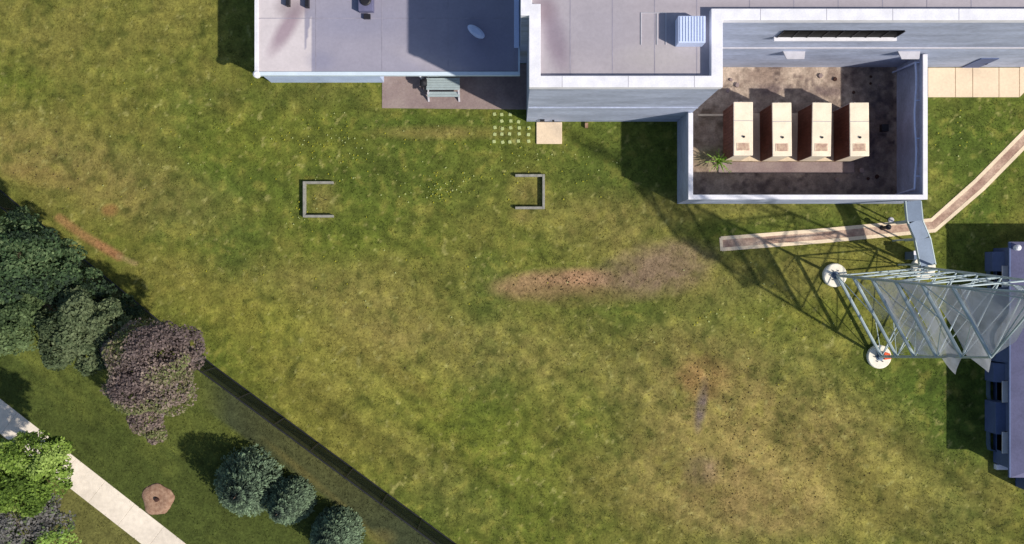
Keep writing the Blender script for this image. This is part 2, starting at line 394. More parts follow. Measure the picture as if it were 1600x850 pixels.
# stepping pavers
spots = []
for i, x in enumerate((773,785,797,811,826)):
    for j, y in enumerate((179,190,200,210,221)):
        if (i, j) in ((4,0),(3,0),(0,1),(4,1)): continue
        spots.append((x+rnd.uniform(-1.2,1.2), y+rnd.uniform(-1.2,1.2)))
proto = MB().prism([(-.10,-.03),(-.09,-.09),(-.03,-.10),(.04,-.09),(.09,-.10),(.10,-.02),(.08,.05),(.09,.10),(.02,.09),(-.06,.10),(-.10,.06)], -.02, .03)
pav = None
for i, (x, y) in enumerate(spots):
    if pav is None:
        pav = single("grass_paver", proto, M['paver'], "small pale square paver in the paver grid on the lawn left of the cream slab", "paver", bevel=.02, group="paver grid beside the doorstep slab")
        p = pav
    else: p = pav.copy(); COL.objects.link(p)
    p.location = (*wp(x, y), 0); p.rotation_euler.z = rnd.uniform(-.3,.3)

# ------------------------------------------------------------------ tall building
tb = Thing("tall_building", "tall grey rendered block with flat roof and broad white parapet", "building", ((tx0+tx1)/2, ty0, 0))
xw = (812-800)/PX; yw = (425-99)/PX
outline = [(tx0,ty0),(tx1,ty0),(tx1,ty1),(TXE,ty1),(TXE,TYN),(xw,TYN),(xw,yw),(tx0,yw)]
tb.part("wall", MB().prism(outline, 0, HT-.45), M['wall_tall'])
def inset(poly, d):
    n = len(poly); out = []
    for i in range(n):
        p0, p1, p2 = poly[i-1], poly[i], poly[(i+1)%n]
        e1 = Vector((p1[0]-p0[0], p1[1]-p0[1])).normalized(); e2 = Vector((p2[0]-p1[0], p2[1]-p1[1])).normalized()
        n1 = Vector((-e1.y, e1.x)); n2 = Vector((-e2.y, e2.x)); out.append((p1[0]+(n1.x+n2.x)*d, p1[1]+(n1.y+n2.y)*d))
    return out
def ring(outer, inner, z0, z1):
    n = len(outer); b = MB()
    V = [(*p,z0) for p in outer]+[(*p,z0) for p in inner]+[(*p,z1) for p in outer]+[(*p,z1) for p in inner]
    F = []
    for i in range(n):
        j = (i+1)%n
        F += [(i,j,2*n+j,2*n+i),(n+j,n+i,3*n+i,3*n+j),(2*n+i,2*n+j,3*n+j,3*n+i),(j,i,n+i,n+j)]
    return b.add(V, F)
par = ring(inset(outline,-.04), inset(outline,.50), HT-.452, HT)
tb.part("parapet", par, M['white'], bevel=.02)
x = tx0+1.5
while x < TXE:
    yj = ty0 if x < tx1-.8 else ty1
    if not tx1-.8 < x < tx1+.3 and x < 30: tb.part("coping_joint", MB().box(x,x+.02,yj-.042,yj+.502,HT+.0005,HT+.004), M['seam'])
    x += 3.1
def roofcol_t(x, y):
    k = 1/(1-9.05/CH)*PX; px = 800+x*k; py = 425-y*k
    c = np.zeros(np.shape(px)+(3,))+lin((170,163,170)); f = fbm(x*.7+9, y*.7)
    c = c*(1+.28*(f-.5))[..., None]
    for b,k_,cc in (((868,60,16,50,-14),.55,(112,92,112)),((850,15,20,20,0),.5,(120,100,110)),((930,40,60,40,0),.35,(148,144,156)),((1035,90,60,20,0),.3,(170,165,158)),((1230,10,200,8,0),.3,(130,120,130))):
        c = mix(c, lin(cc), k_*blob(px,py,*b,soft=1.0))
    return c
ins = inset(outline, .49)
r = grid_mesh("roof", np.linspace(xw, TXE, 220), np.linspace(ty0+.3, TYN, 80), lambda x,y: x*0+HT-.44, roofcol_t, M['membrane'], tb.loc)
# keep only roof cells inside the outline
import bmesh
bm = bmesh.new(); bm.from_mesh(r.data)
kill = [f for f in bm.faces if (lambda c: (c.x+tb.loc[0] > tx1-.1 and c.y+tb.loc[1] < ty1+.1) or (c.x+tb.loc[0] < tx0+.2 and c.y+tb.loc[1] < yw+.2))(f.calc_center_median())]
bmesh.ops.delete(bm, geom=kill, context='FACES'); bm.to_mesh(r.data); bm.free()
r.location = (0,0,0); r.parent = tb.o
o = MB()
for i in range(4):
    x = tx0+1.9+i*2.0; o.box(x,x+.035,ty0+.5,TYN,HT-.445,HT-.433)
for i in range(6): o.box(tx1+1.4+i*2.1,tx1+1.435+i*2.1,ty1+.5,TYN,HT-.445,HT-.433)
tb.part("roof_seam", o, M['seam'])
# roof hatch unit and flush outlines
def P(px, py, z): return W(px, py, z)
a = P(1060,66,9.9); b = P(1103,24,9.9)
hatch = tb.part("roof_unit", MB().box(a[0],b[0],a[1],b[1],HT-.43,HT+.35), M['bluewhite'], bevel=.03)
o = MB()
for i in range(9):
    x = a[0]+.1+(b[0]-a[0]-.2)*i/8; o.box(x-.02,x+.02,a[1]+.05,b[1]-.05,HT+.353,HT+.38)
tb.part("unit_rib", o, M['bluewhite'], hatch)['kind'] = 'stuff'
o = MB()
for (x0,x1,y0,y1) in ((1001,1041,21,70),):
    a = P(x0,y1,9.06); b = P(x1,y0,9.06)
    z0, z1 = HT-.439, HT-.40
    o.box(a[0],a[0]+.04,a[1],b[1],z0,z1); o.box(b[0]-.04,b[0],a[1],b[1],z0,z1); o.box(a[0],b[0],b[1],b[1]+.03,z0,z1)
    xm = a[0]+.62*(b[0]-a[0]); o.box(xm,xm+.035,a[1],b[1]-.02,z0,z1)
tb.part("roof_batten", o, M['palegrey'])
# ribbon window in the recessed wall
def wallz(py, yw_px): return CH*(1-(425-yw_px)/(425-py))
z0 = 6.55; z1 = 7.65; x0 = (1160-800)/PX; x1 = (1320-800)/PX; yy = ty1
win = tb.part("ribbon_window", MB().box(x0,x1,yy-.05,yy+.02,z0,z1), M['glass'])
o = MB()
for i in range(9):
    x = x0+(x1-x0)*i/8; o.box(x-.03,x+.03,yy-.075,yy-.051,z0,z1)
tb.part("mullion", o, M['dark'], win)['kind'] = 'stuff'
tb.part("sill", MB().box(x0-.15,x1+.1,yy-.22,yy-.001,z0-.14,z0-.01), M['white'], win, bevel=.01)
# wall ledge, lamps, pipe
tb.part("ledge", MB().box(tx1+.02,TXE-2,yy-.07,yy-.001,4.35,4.45), M['palegrey'])
tb.part("ledge", MB().box(tx0+.02,tx1-.02,ty0-.06,ty0-.001,4.30,4.42), M['wall_tall'])
for pxx in (1242, 1422):
    x = (pxx-800)/PX*.925; tb.part("canopy", MB().prism([(x-.6,yy-.002),(x+.6,yy-.002),(x+.55,yy-.42),(x-.4,yy-.42)], 3.55, 3.64), M['palegrey'], bevel=.01)
tb.part("wall_pipe", MB().tube((tx1+.15,yy-.09,1.35),(tx1+1.5,yy-.09,1.35),.05).tube((tx1+1.5,yy-.09,1.35),(tx1+1.72,yy-.14,1.75),.05), M['cream'])
x = (1515-800)/PX
dr = tb.part("door", MB().box(x-.5,x+.5,yy-.05,yy-.002,.06,2.15), M['bluegrey'])
tb.part("handle", MB().tube((x+.38,yy-.1,1.0),(x+.38,yy-.1,1.2),.02), M['dark'], dr)
# small service fittings at the foot of the south wall
x = (846-800)/PX
tb.part("meter_box", MB().box(x-.1,x+.15,ty0-.12,ty0-.002,.5,.8), M['dark']); tb.part("meter_box", MB().box(x+.6,x+.72,ty0-.08,ty0-.002,.45,.6), M['dark'])
x = (916-800)/PX; single("marker_stub", MB().box(x-.09,x+.09,ty0-.38,ty0-.1,-.05,.22), M['soil'], "small brown stub block at the wall foot right of the cream slab", "block", (x,ty0-.24,0), bevel=.01)

# ------------------------------------------------------------------ low building
lb = Thing("low_building", "low flat roofed wing with lavender grey roof and pale blue eaves", "building", (lx0+6, ly0, 0))
rec0 = (600-800)/PX
lb.part("wall", MB().prism([(lx0,ly0),(rec0,ly0),(rec0,ly0+1.5),(xw-.01,ly0+1.5),(xw-.01,TYN),(lx0,TYN)], 0, HL-.22), M['wall_low'])
e = .30; rx0 = lx0-.02; rx1 = xw-.012; ry0 = (425-137)/PX
rx0 = W(398,0,HL)[0]; ry0 = W(0,118,HL)[1]
lb.part("eave", MB().box(rx0,rx1,ry0,TYN,HL-.218,HL-.02), M['fascia'], bevel=.02)
def roofcol_l(x, y):
    k = 1/(1-3.0/CH)*PX; px = 800+x*k; py = 425-y*k
    f = fbm(x*.6, y*.6+30); c = np.zeros(np.shape(px)+(3,))+lin((150,147,163))
    c = mix(c, lin((206,197,199)), ((px<487)&(py>(60-(px-480)*6)) | (px<475)).astype(float)*.9)
    c = c*(1+.25*(f-.5))[..., None]
    for b,k_,cc in (((447,45,42,12,-58),.75,(140,118,132)),((455,12,22,16,0),.6,(130,116,124)),((600,80,90,30,0),.3,(165,160,172)),((560,35,60,22,0),.3,(132,134,158)),((760,70,50,40,40),.3,(120,120,150)),((500,95,20,14,0),.35,(122,124,150)),((680,100,60,12,20),.4,(180,172,178))):
        c = mix(c, lin(cc), k_*blob(px,py,*b,soft=.9))
    return c
r = grid_mesh("roof", np.linspace(rx0+.2,rx1-.1,150), np.linspace(ry0+.22,TYN,70), lambda x,y: x*0+HL-.005, roofcol_l, M['membrane'], lb.loc); r.location=(0,0,0); r.parent = lb.o
lb.part("roof_edge", MB().box(rx0,rx0+.2,ry0+.2,TYN,HL-.018,HL+.05), M['white'], bevel=.01)
lb.part("roof_edge", MB().box(rx0-.003,rx1,ry0-.003,ry0+.2,HL-.018,HL+.06), M['fascia'], bevel=.015)
lb.part("roof_edge", MB().box(rx1-.32,rx1-.05,(425-75)/PX*.94,TYN,HL-.018,HL+.12), M['bluewhite'], bevel=.015)
o = MB()
for i in range(4):
    x = rx0+3.3+i*3.6; o.box(x,x+.035,ry0+.21,TYN,HL-.006,HL+.002)
for yq in (ry0+3.1,): o.box(rx0+.21,rx1-.33,yq,yq+.035,HL-.007,HL+.001)
lb.part("roof_seam", o, M['seam'])
c = W(401,116,HL); lb.part("corner_cap", MB().lathe((c[0],c[1],HL-.25), [(.16,0),(.2,.1),(.2,.3),(.12,.36)], 12), M['white'])
c = W(744,50,HL+.4); o = MB().lathe((0,0,0), [(.3,0),(.3,.35),(.42,.36),(.44,.5),(.25,.6)], 18); o.v = [(v[0]*1.25*.8+v[1]*-.35+c[0], v[1]*.8-v[0]*.3+c[1], v[2]+HL) for v in o.v]
lb.part("roof_vent", o, M['bluewhite'], smooth=False)
c0 = W(449,11,HL); c1 = W(484,0,HL)
o = MB(); o.box(c0[0],c0[0]+.18,c0[1],c0[1]+1.2,HL,HL+.35); lb.part("vent_frame", o, M['dark'])
o = MB(); o.box(c1[0]-.18,c1[0],c0[1]-.08,c0[1]+1.2,HL,HL+.35); lb.part("vent_frame", o, M['dark'])
c = W(572,12,HL+.3)
o = MB().box(c[0]-.4,c[0]+.4,c[1]-.2,c[1]+1.0,HL-.004,HL+.45); fan = lb.part("roof_fan", o, M['sideroof'], bevel=.03)
lb.part("fan_guard", MB().lathe((c[0],c[1]+.35,HL+.46), [(.3,0),(.3,.06),(.24,.1)], 18), M['dark'], fan); lb.part("fan_outlet", MB().box(c[0]-.15,c[0]+.2,c[1]-.55,c[1]-.3,HL-.003,HL+.18), M['dark'], fan)
c = wp(656,118); o = MB().tube((c[0],c[1]-.05,.45),(c[0],c[1]+.0,2.75),.055).tube((c[0],c[1]-.05,.45),(c[0]+.45,c[1]-.55,.12),.07)
lb.part("downspout", o, M['white'])
x = (700-800)/PX; dv = lb.part("sliding_door", MB().box(x-1.1,x+1.1,ly0+1.44,ly0+1.498,.03,2.2), M['glass']); lb.part("door_frame", MB().box(x-.03,x+.03,ly0+1.40,ly0+1.439,.03,2.2), M['white'], dv)

# picnic table
pt = Thing("picnic_table", "grey green picnic table with attached benches on the mauve patio", "picnic table", (*wp(693,141),.03))
cx, cy = wp(694,147); zt = .03
def boards(x0,x1,y0,y1,z,n,t=.04):
    o = MB(); wd = (y1-y0)/n
    for i in range(n): o.box(x0,x1,y0+i*wd+.006,y0+(i+1)*wd-.006,z-t,z)
    return o
pt.part("table_top", boards(cx-.95,cx+.95,cy+.08,cy+.76,zt+.75,5), M['teal'])
pt.part("bench", boards(cx-.92,cx+.92,cy-.26,cy+.04,zt+.46,2), M['teal']); pt.part("bench", boards(cx-.92,cx+.92,cy+.86,cy+1.14,zt+.46,2), M['teal'])
for sx in (-.88,.88):
    o = MB(); o.beam((cx+sx,cy-.42,zt),(cx+sx,cy+.15,zt+.72),.10,.10).beam((cx+sx,cy+1.27,zt),(cx+sx,cy+.6,zt+.72),.10,.10).beam((cx+sx+.001,cy-.28,zt+.40),(cx+sx+.001,cy+1.15,zt+.40),.08,.09)
    pt.part("leg_frame", o, M['palegrey'])
# barbecue
gx_, gy_ = wp(664,134); gr = Thing("barbecue_grill", "small black barbecue grill left of the picnic table", "grill", (gx_,gy_,.03))
gr.part("firebox", MB().box(gx_-.2,gx_+.2,gy_-.2,gy_+.2,.6,.85), M['dark'], bevel=.02); gr.part("lid", MB().lathe((gx_,gy_,.855), [(.21,0),(.2,.1),(.12,.18),(.02,.21)], 16), M['dark'])
gr.part("side_shelf", MB().box(gx_+.0,gx_+.22,gy_-.52,gy_-.21,.72,.75), M['dark'])
for sx in (-.16,.16):
    for sy in (-.16,.16): gr.part("leg", MB().tube((gx_+sx,gy_+sy,.03),(gx_+sx,gy_+sy,.6),.02), M['dark'])

# ------------------------------------------------------------------ walled yard
ax0 = (1057-800)/PX; ax1 = (1398-800)/PX; ay0 = (425-316)/PX; tw = .22
k_ = (1-HA/CH)
ax0 = (1076-800)*k_/PX; ax1 = (1449-800)*k_/PX; ay0 = (425-311)*k_/PX
yw_ = Thing("yard_wall", "grey rendered yard wall with white coping around four cabinets", "wall", ((ax0+ax1)/2, ay0, 0))
o = MB(); o.prism([(ax0,ay0),(ax1,ay0),(ax1,ty1-.01),(ax1-tw,ty1-.01),(ax1-tw,ay0+tw),(ax0+tw,ay0+tw),(ax0+tw,ty0-.01),(ax0,ty0-.01)], 0, HA-.12)
yw_.part("wall", o, M['wall_tall'])
ov = .02
o = MB(); o.prism([(ax0-ov,ay0-ov),(ax1+ov,ay0-ov),(ax1+ov,ty1-.06),(ax1-tw-ov,ty1-.06),(ax1-tw-ov,ay0+tw+ov),(ax0+tw+ov,ay0+tw+ov),(ax0+tw+ov,ty0-.08),(ax0-ov,ty0-.08)], HA-.118, HA)
yw_.part("coping", o, M['white'], bevel=.02)
def yardcol(x, y):
    px = 800+x*PX; py = 425-y*PX; f = fbm(x*1.5, y*1.5, (.2,.6,1,1,.8)); f2 = fbm(x*2+5,y*2+9,(0,.3,1,1,1))
    c = mix(np.zeros(np.shape(px)+(3,))+lin((184,166,150)), lin((146,128,116)), np.clip((f-.42)*5,0,1))
    c = mix(c, lin((92,78,76)), .8*np.clip((f2-.58)*7,0,1))
    for b,k,cc in (((1230,150,160,18,0),.5,(160,144,130)),((1110,220,50,60,0),.5,(128,108,82)),((1330,280,60,60,0),.4,(70,66,76)),((1365,190,30,110,0),.85,(62,58,66)),((1220,292,200,16,0),.55,(98,88,86)),((1110,245,22,14,0),.6,(96,108,50)),((1205,140,30,8,0),.6,(92,78,84)),((1290,143,30,8,0),.6,(88,72,80))):  # dark blobs at the right wall are shade painted into the floor
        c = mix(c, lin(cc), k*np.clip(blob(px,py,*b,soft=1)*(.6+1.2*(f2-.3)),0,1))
    return c
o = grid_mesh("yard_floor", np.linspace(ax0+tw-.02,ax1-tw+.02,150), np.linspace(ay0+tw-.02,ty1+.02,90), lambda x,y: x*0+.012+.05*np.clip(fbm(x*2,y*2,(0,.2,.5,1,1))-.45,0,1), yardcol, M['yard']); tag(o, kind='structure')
# concrete plinth
a = wp(1150,256); b = wp(1345,150)
single("concrete_plinth", MB().box((1142-800)/PX,(1322-800)/PX,(425-252)/PX,(425-178)/PX,.0,.22), M['kerb'], "long cream concrete plinth under the four cabinets in the yard", "plinth", (*wp(1232,215),0), bevel=.02)
single("concrete_apron", MB().box((1122-800)/PX,(1334-800)/PX,(425-270)/PX,(425-253)/PX,.0,.09), M['patio'], "brown concrete strip in front of the cabinet plinth", "paving strip", (*wp(1228,262),0), bevel=.02)
single("edging_rail", MB().box((1090-800)/PX,(1142-800)/PX,(425-182)/PX,(425-179)/PX,.02,.2), M['kerb'], "thin cream edging strip between yard wall and leftmost cabinet", "edging", (*wp(1116,180),0))
# four cabinets
labs = ["leftmost cream topped metal cabinet, nearest the green shrub", "second cream topped metal cabinet from the shrub, between two others", "third cream topped metal cabinet from the shrub, brown sided", "rightmost cream topped metal cabinet, beside the dark shaded corner"]
HC = 2.75; kc = 1-HC/CH
def make_cab():
    t = Thing("equipment_cabinet", labs[0], "cabinet", (0,0,0), "four cabinets in the walled yard")
    wd = .50; ln = 1.43
    t.part("body", MB().box(-wd,wd,-ln,ln,.24,HC-.10), M['rust'], bevel=.02)
    t.part("base_frame", MB().box(-wd+.05,wd-.05,-ln+.05,ln-.05,.18,.239), M['dark'])
    top = t.part("top_panel", MB().box(-wd-.03,wd+.03,-ln-.04,ln+.04,HC-.098,HC), M['cream'], bevel=.035)
    gq = t.part("grille", MB().box(-.36,.34,-1.2,-.78,HC+.001,HC+.02), M['grille'], top)
    gg = MB()
    for i in range(7): gg.box(-.30,.28,-1.165+i*.055,-1.15+i*.055,HC+.021,HC+.03)
    t.part("grille_bar", gg, M['rust'], top)['kind'] = 'stuff'
    t.part("lifting_eye", MB().lathe((.02,-.45,HC), [(.06,0),(.06,.08),(.03,.1)], 10), M['dark'], top)
    t.part("panel_seam", MB().box(-wd-.01,wd+.01,.42,.445,HC+.0005,HC+.006), M['seam'], top)
    t.part("conduit", MB().tube((.1,ln+.18,0),(.1,ln+.18,1.9),.045).tube((.1,ln+.18,1.88),(.1,ln-.02,1.88),.045).tube((-.2,ln+.14,0),(-.2,ln+.14,2.3),.03), M['palegrey'])
    sp = MB()
    for i in range(14): sp.box(-wd-.02,-wd-.001,-ln+.15+i*.2,-ln+.19+i*.2,.5,HC-.3)
    t.part("side_louvre", sp, M['rust'])['kind'] = 'stuff'
    t.part("end_door", MB().box(-wd+.06,wd-.06,-ln-.015,-ln-.001,.35,HC-.2), M['cream'])
    return t
cab = make_cab()
for i, (x, y) in enumerate(((1161.5,201),(1222,202),(1284,202),(1343,202))):
    o = cab.o if i == 0 else copy_tree(cab.o)
    o['label'] = labs[i]; c = W(x, y, HC); o.location = (c[0], c[1], 0); o.rotation_euler.z = (.0,.01,-.015,.008)[i]
# pipe on yard wall
o = MB(); pts = [W(1434+math.sin(i*.9)*2, 96+i*18, HA-.5) for i in range(9)]
pts = [(ax1-tw-.22+math.sin(i*1.1)*.05, ty1-.4-i*(ty1-ay0-1.0)/10, HA-.45) for i in range(11)]
for p, q in zip(pts, pts[1:]): o.tube(p, q, .055, n=8)
o.tube(pts[-1], (pts[-1][0]+.15,pts[-1][1]-.1,.0), .055); o.tube(pts[0], (pts[0][0],pts[0][1]+.1,.0), .055)
for p in pts[::3]: o.box(p[0]+.04, ax1-tw-.002, p[1]-.03, p[1]+.03, p[2]-.02, p[2]+.02)
single("wall_pipe", o, M['bluewhite'], "long pale pipe running inside the shaded right yard wall", "pipe", (ax1-tw-.1,(ty1+ay0)/2,0))
single("roof_drain_block", MB().box(ax1-tw-1.0,ax1-tw-.6,ty0-.6,ty0-.2,.02,.35), M['dark'], "dark box on the shaded yard floor right of the cabinets", "box", (ax1-tw-.8,ty0-.4,0), bevel=.02)
# rubble in the yard
for i in range(16):
    x, y = wp(rnd.choice([rnd.uniform(1100,1350),rnd.uniform(1340,1375)]), rnd.uniform(118,150) if i < 10 else rnd.uniform(262,296)); s = rnd.uniform(.07,.2)
    o = MB(); n = rnd.randint(5,7); o.prism([(x+s*rnd.uniform(.7,1.1)*math.cos(a), y+s*rnd.uniform(.7,1.1)*math.sin(a)) for a in [2*math.pi*j/n for j in range(n)]], .0, .03+s*.7)
    single("loose_stone", o, M['patio'] if i%3 else M['soil_dark'], "loose angular stone lying on the yard soil around the cabinets", "stone", (x,y,0), bevel=.02, group="loose stones in the walled yard")

# ------------------------------------------------------------------ horseshoe frames on the lawn
def uframe(x0,x1,y0,y1,open_right,label):
    A = wp(x0,y1); B = wp(x1,y0); t = .14; h = .30
    u = Thing("timber_backstop", label, "timber frame", ((A[0]+B[0])/2,(A[1]+B[1])/2,0), "two low open ended frames facing each other on the lawn")
    u.part("side_board", MB().box(A[0]+(t if open_right else 0)+.002,B[0]-(0 if open_right else t)-.002,A[1],A[1]+t,-.02,h-.01), M['timber'], bevel=.012)
    u.part("side_board", MB().box(A[0]+(t if open_right else 0)+.002,B[0]-(0 if open_right else t)-.002,B[1]-t,B[1],-.02,h-.01), M['timber'], bevel=.012)
    u.part("back_board", MB().box(A[0],A[0]+t,A[1],B[1],-.02,h) if open_right else MB().box(B[0]-t,B[0],A[1],B[1],-.02,h), M['timber'], bevel=.012)
    x = A[0]+.75*(B[0]-A[0]) if open_right else A[0]+.25*(B[0]-A[0])
    u.part("stake", MB().tube((x,(A[1]+B[1])/2,0),(x+(-.04 if open_right else .04),(A[1]+B[1])/2,.36),.015), M['dark'])
uframe(475,522,284,340,True,"left low timber frame on the lawn, open towards the right")
uframe(805,851,273,327,False,"right low timber frame on the lawn, open towards the left")

# ------------------------------------------------------------------ bollard
bx_, by_ = wp(1378,356); bo = Thing("path_light", "short dark bollard with pale cap at the brick walkway edge", "bollard", (bx_,by_,.03))
bo.part("post", MB().lathe((bx_,by_,.03), [(.15,0),(.13,.08),(.10,.12),(.10,.8)], 14), M['dark']); bo.part("cap", MB().lathe((bx_,by_,.84), [(.16,-.03),(.16,.06),(.06,.13)], 14), M['dark'])
single("ground_cover_plate", MB().lathe((*wp(1392,344),0), [(.17,-.02),(.17,.05),(.12,.09)], 16), M['palegrey'], "small pale round cover in the grass above the brick walkway", "cover", (*wp(1392,344),0))

# ------------------------------------------------------------------ lattice tower
TH = 19.0; base = [wp(1303,430), wp(1372,557), wp(1441,418)]; axc = (sum(p[0] for p in base)/3, sum(p[1] for p in base)/3)
def leg(i, z):
    t = float(np.interp(z, [0, 11.8, 14.9, TH], [1, .66, .13, .08])); sh = float(np.interp(z, [0, 11.8, 14.9, TH], [0, 0, .62, .62]))
    return Vector((axc[0]+(base[i][0]-axc[0])*t, axc[1]+sh+(base[i][1]-axc[1])*t, z))
tw_ = Thing("lattice_tower", "tall three legged steel lattice mast partly wrapped in grey sheeting", "tower", (axc[0],axc[1],0))
lv = [.45, 2.4, 4.5, 6.9, 9.3, 11.8, 14.9, 16.2, 17.6]
for i in range(3):
    o = MB()
    for a, b in zip([.12]+lv, lv+[TH]): 
        if b > a: o.tube(leg(i,a), leg(i,b), .085*(1-a/TH*.6), .085*(1-b/TH*.6), 10)
    tw_.part("leg", o, M['steel'])
    f = tw_.part("footing", MB().lathe((*base[i],0), [(.68,-.05),(.68,.20),(.64,.24)], 36), M['concrete'])
    tw_.part("anchor_plate", MB().lathe((*base[i],.242), [(.24,0),(.24,.05),(.14,.06),(.14,.16)], 6), M['steel_dark'], f)
    bo_ = MB()
    for j in range(6): bo_.tube((base[i][0]+.3*math.cos(j*1.047),base[i][1]+.3*math.sin(j*1.047),.243),(base[i][0]+.3*math.cos(j*1.047),base[i][1]+.3*math.sin(j*1.047),.32),.03,n=6)
    tw_.part("anchor_bolt", bo_, M['dark'], f)['kind'] = 'stuff'
c = base[1]; tw_.part("marker_cap", MB().prism([(c[0]+.2,c[1]+.3),(c[0]+.55,c[1]+.2),(c[0]+.62,c[1]-.1),(c[0]+.22,c[1]-.16)], .243, .36), M['orange'], bevel=.02)
for i, j in ((0,1),(1,2),(2,0)):
    for k, z in enumerate(lv):
        r_ = (.095 if (i,j) == (0,1) else .045) if z < 15 else .03
        tw_.part("rung", MB().tube(leg(i,z), leg(j,z), r_, n=8), M['steel'])
        if k+1 < len(lv):
            z2 = lv[k+1]; m_ = (leg(i,z2)+leg(j,z2))/2; rb = .026 if z < 15 else .02
            tw_.part("brace", MB().tube(leg(i,z), leg(j,z2) if z < 15 and (i,j) != (0,1) else m_, rb, n=6), M['steel'])
            if (i,j) == (0,1): tw_.part("brace", MB().tube(leg(j,z), m_, rb, n=6), M['steel'])
# cable ladder inside
o = MB(); off = Vector((.3,.1,0))
for s_ in (-.2,.2):
    for a, b in zip(lv, lv[1:]): o.tube(leg(2,a)+Vector((-.5+s_,-.25,0)), leg(2,b)+Vector((-.5+s_,-.25,0)), .025, n=6)
z = lv[0]
while z < lv[-1]: o.tube(leg(2,z)+Vector((-.7,-.25,0)), leg(2,z)+Vector((-.3,-.25,0)), .015, n=5); z += .4
tw_.part("climbing_ladder", o, M['steel'])
# grey sheeting for the scan mesh artefacts, one panel per bay
def sheet(z0, z1, u0, u1, seed, droop):
    r2 = random.Random(seed); n, m_ = 12, 14; V = []
    ph = [r2.uniform(0,6) for _ in range(4)]
    for a in range(n+1):
        s = a/n; z = z0+(z1-z0)*s
        for b in range(m_+1):
            u = b/m_; u_ = u0+(u1-u0)*u
            p = leg(0,z).lerp(leg(1,z), u_)
            out = Vector((.87,.5,0)); p = p + out*(.16+.10*math.sin(3.5*u+ph[0]+s*2)+.22*math.sin(math.pi*s)*math.sin(5*u+ph[1]))
            tip = (1-abs(2*s-1))*droop*u**3
            p = p + (leg(1,z)-leg(0,z)).normalized()*tip
            V.append(p)
    F = [(a*(m_+1)+b, a*(m_+1)+b+1, (a+1)*(m_+1)+b+1, (a+1)*(m_+1)+b) for a in range(n) for b in range(m_)]
    return MB().add(V, F)
for k in (1, 2, 3, 4, 5):
    z0, z1 = lv[k]+.03, lv[k+1]-.05
    u1 = 1.0; u0 = (0, .0, .0, 0, 0, 0)[k]
    tw_.part("sheeting", sheet(z0,z1,u0,u1,k*5,(0,0,.3,.9,.9,.4)[k]), M['thin_net'] if k < 2 else M['net'], smooth=True)
# second face sheeting (between second and third leg), upper bays
# cable bridge from the yard wall to the tower
pl = [W(1427,314,3.0), W(1430,345,3.0), W(1442,373,2.9), W(1450,413,2.8)]
cb = Thing("cable_bridge", "blue grey covered cable bridge from the yard wall to the mast", "cable bridge", (pl[2][0],pl[2][1],0))
for i, (p, q) in enumerate(zip(pl, pl[1:])):
    cb.part("cover_plate", MB().beam(p, (q[0]+(q[0]-p[0])*.02, q[1]+(q[1]-p[1])*.02, q[2]), .80, .05), M['duct'], bevel=.01)
for sx in (-.42,.42):
    o = MB()
    for p, q in zip(pl, pl[1:]): o.beam((p[0]+sx,p[1],p[2]-.08),(q[0]+sx,q[1],q[2]-.08),.05,.22)
    cb.part("side_rail", o, M['steel'])
for p in (pl[1], pl[2], pl[3]):
    o = MB()
    for sx in (-.36,.36): o.tube((p[0]+sx,p[1],0),(p[0]+sx,p[1],p[2]-.2),.05)
    o.tube((p[0]-.36,p[1],p[2]-.22),(p[0]+.36,p[1],p[2]-.22),.04); cb.part("support_post", o, M['steel'])
o = MB()
for k in range(5):
    for p, q in zip(pl, pl[1:]): o.tube((p[0]-.24+k*.12,p[1],p[2]-.13),(q[0]-.24+k*.12,q[1],q[2]-.13),.03,n=6)
cb.part("cable_run", o, M['dark'])
c = W(1437,397,1.2); eb = Thing("equipment_box", "small steel box with white lid beside the cable bridge foot", "box", (c[0],c[1],0))
eb.part("body", MB().box(c[0]-.3,c[0]+.35,c[1]-.3,c[1]+.15,0,1.15), M['steel_dark'], bevel=.02); eb.part("lid", MB().box(c[0]-.33,c[0]+.38,c[1]-.05,c[1]+.19,1.152,1.2), M['white'], bevel=.01)

# ------------------------------------------------------------------ house at right
hx = (1552-800)/PX; hy0 = (425-722)/PX; hy1 = (425-388)/PX
ho = Thing("right_house", "long low house with lavender roof at the right edge", "house", (hx+2,(hy0+hy1)/2,0))
ho.part("wall", MB().box(hx,hx+9,hy0,hy1,0,HR-.2), M['bluegrey'])
ex = (1581-800)/PX*(1-HR/CH); exs = hy0-.35
V = [(ex,exs,HR-.1),(hx+9.4,exs,HR-.1),(hx+9.4,hy1+.3,HR-.1),(ex,hy1+.3,HR-.1),(hx+4.5,hy0+2,HR+1.3),(hx+4.5,hy1-2,HR+1.3)]
rf = ho.part("roof", MB().add(V+[(v[0],v[1],v[2]-.12) for v in V[:4]], [(0,1,4),(1,2,5,4),(2,3,5),(3,0,4,5),(9,8,7,6),(0,6,7,1),(1,7,8,2),(2,8,9,3),(3,9,6,0)]), M['sideroof'])
ho.part("gutter", MB().box(ex-.10,ex-.002,exs,hy1+.3,HR-.22,HR-.08), M['bluegrey'], rf, bevel=.02)
c = W(1590,387,HR+.1); ho.part("ridge_cap", MB().lathe((c[0],c[1],HR-.1), [(.16,0),(.16,.3),(.08,.36)], 12), M['white'], rf)
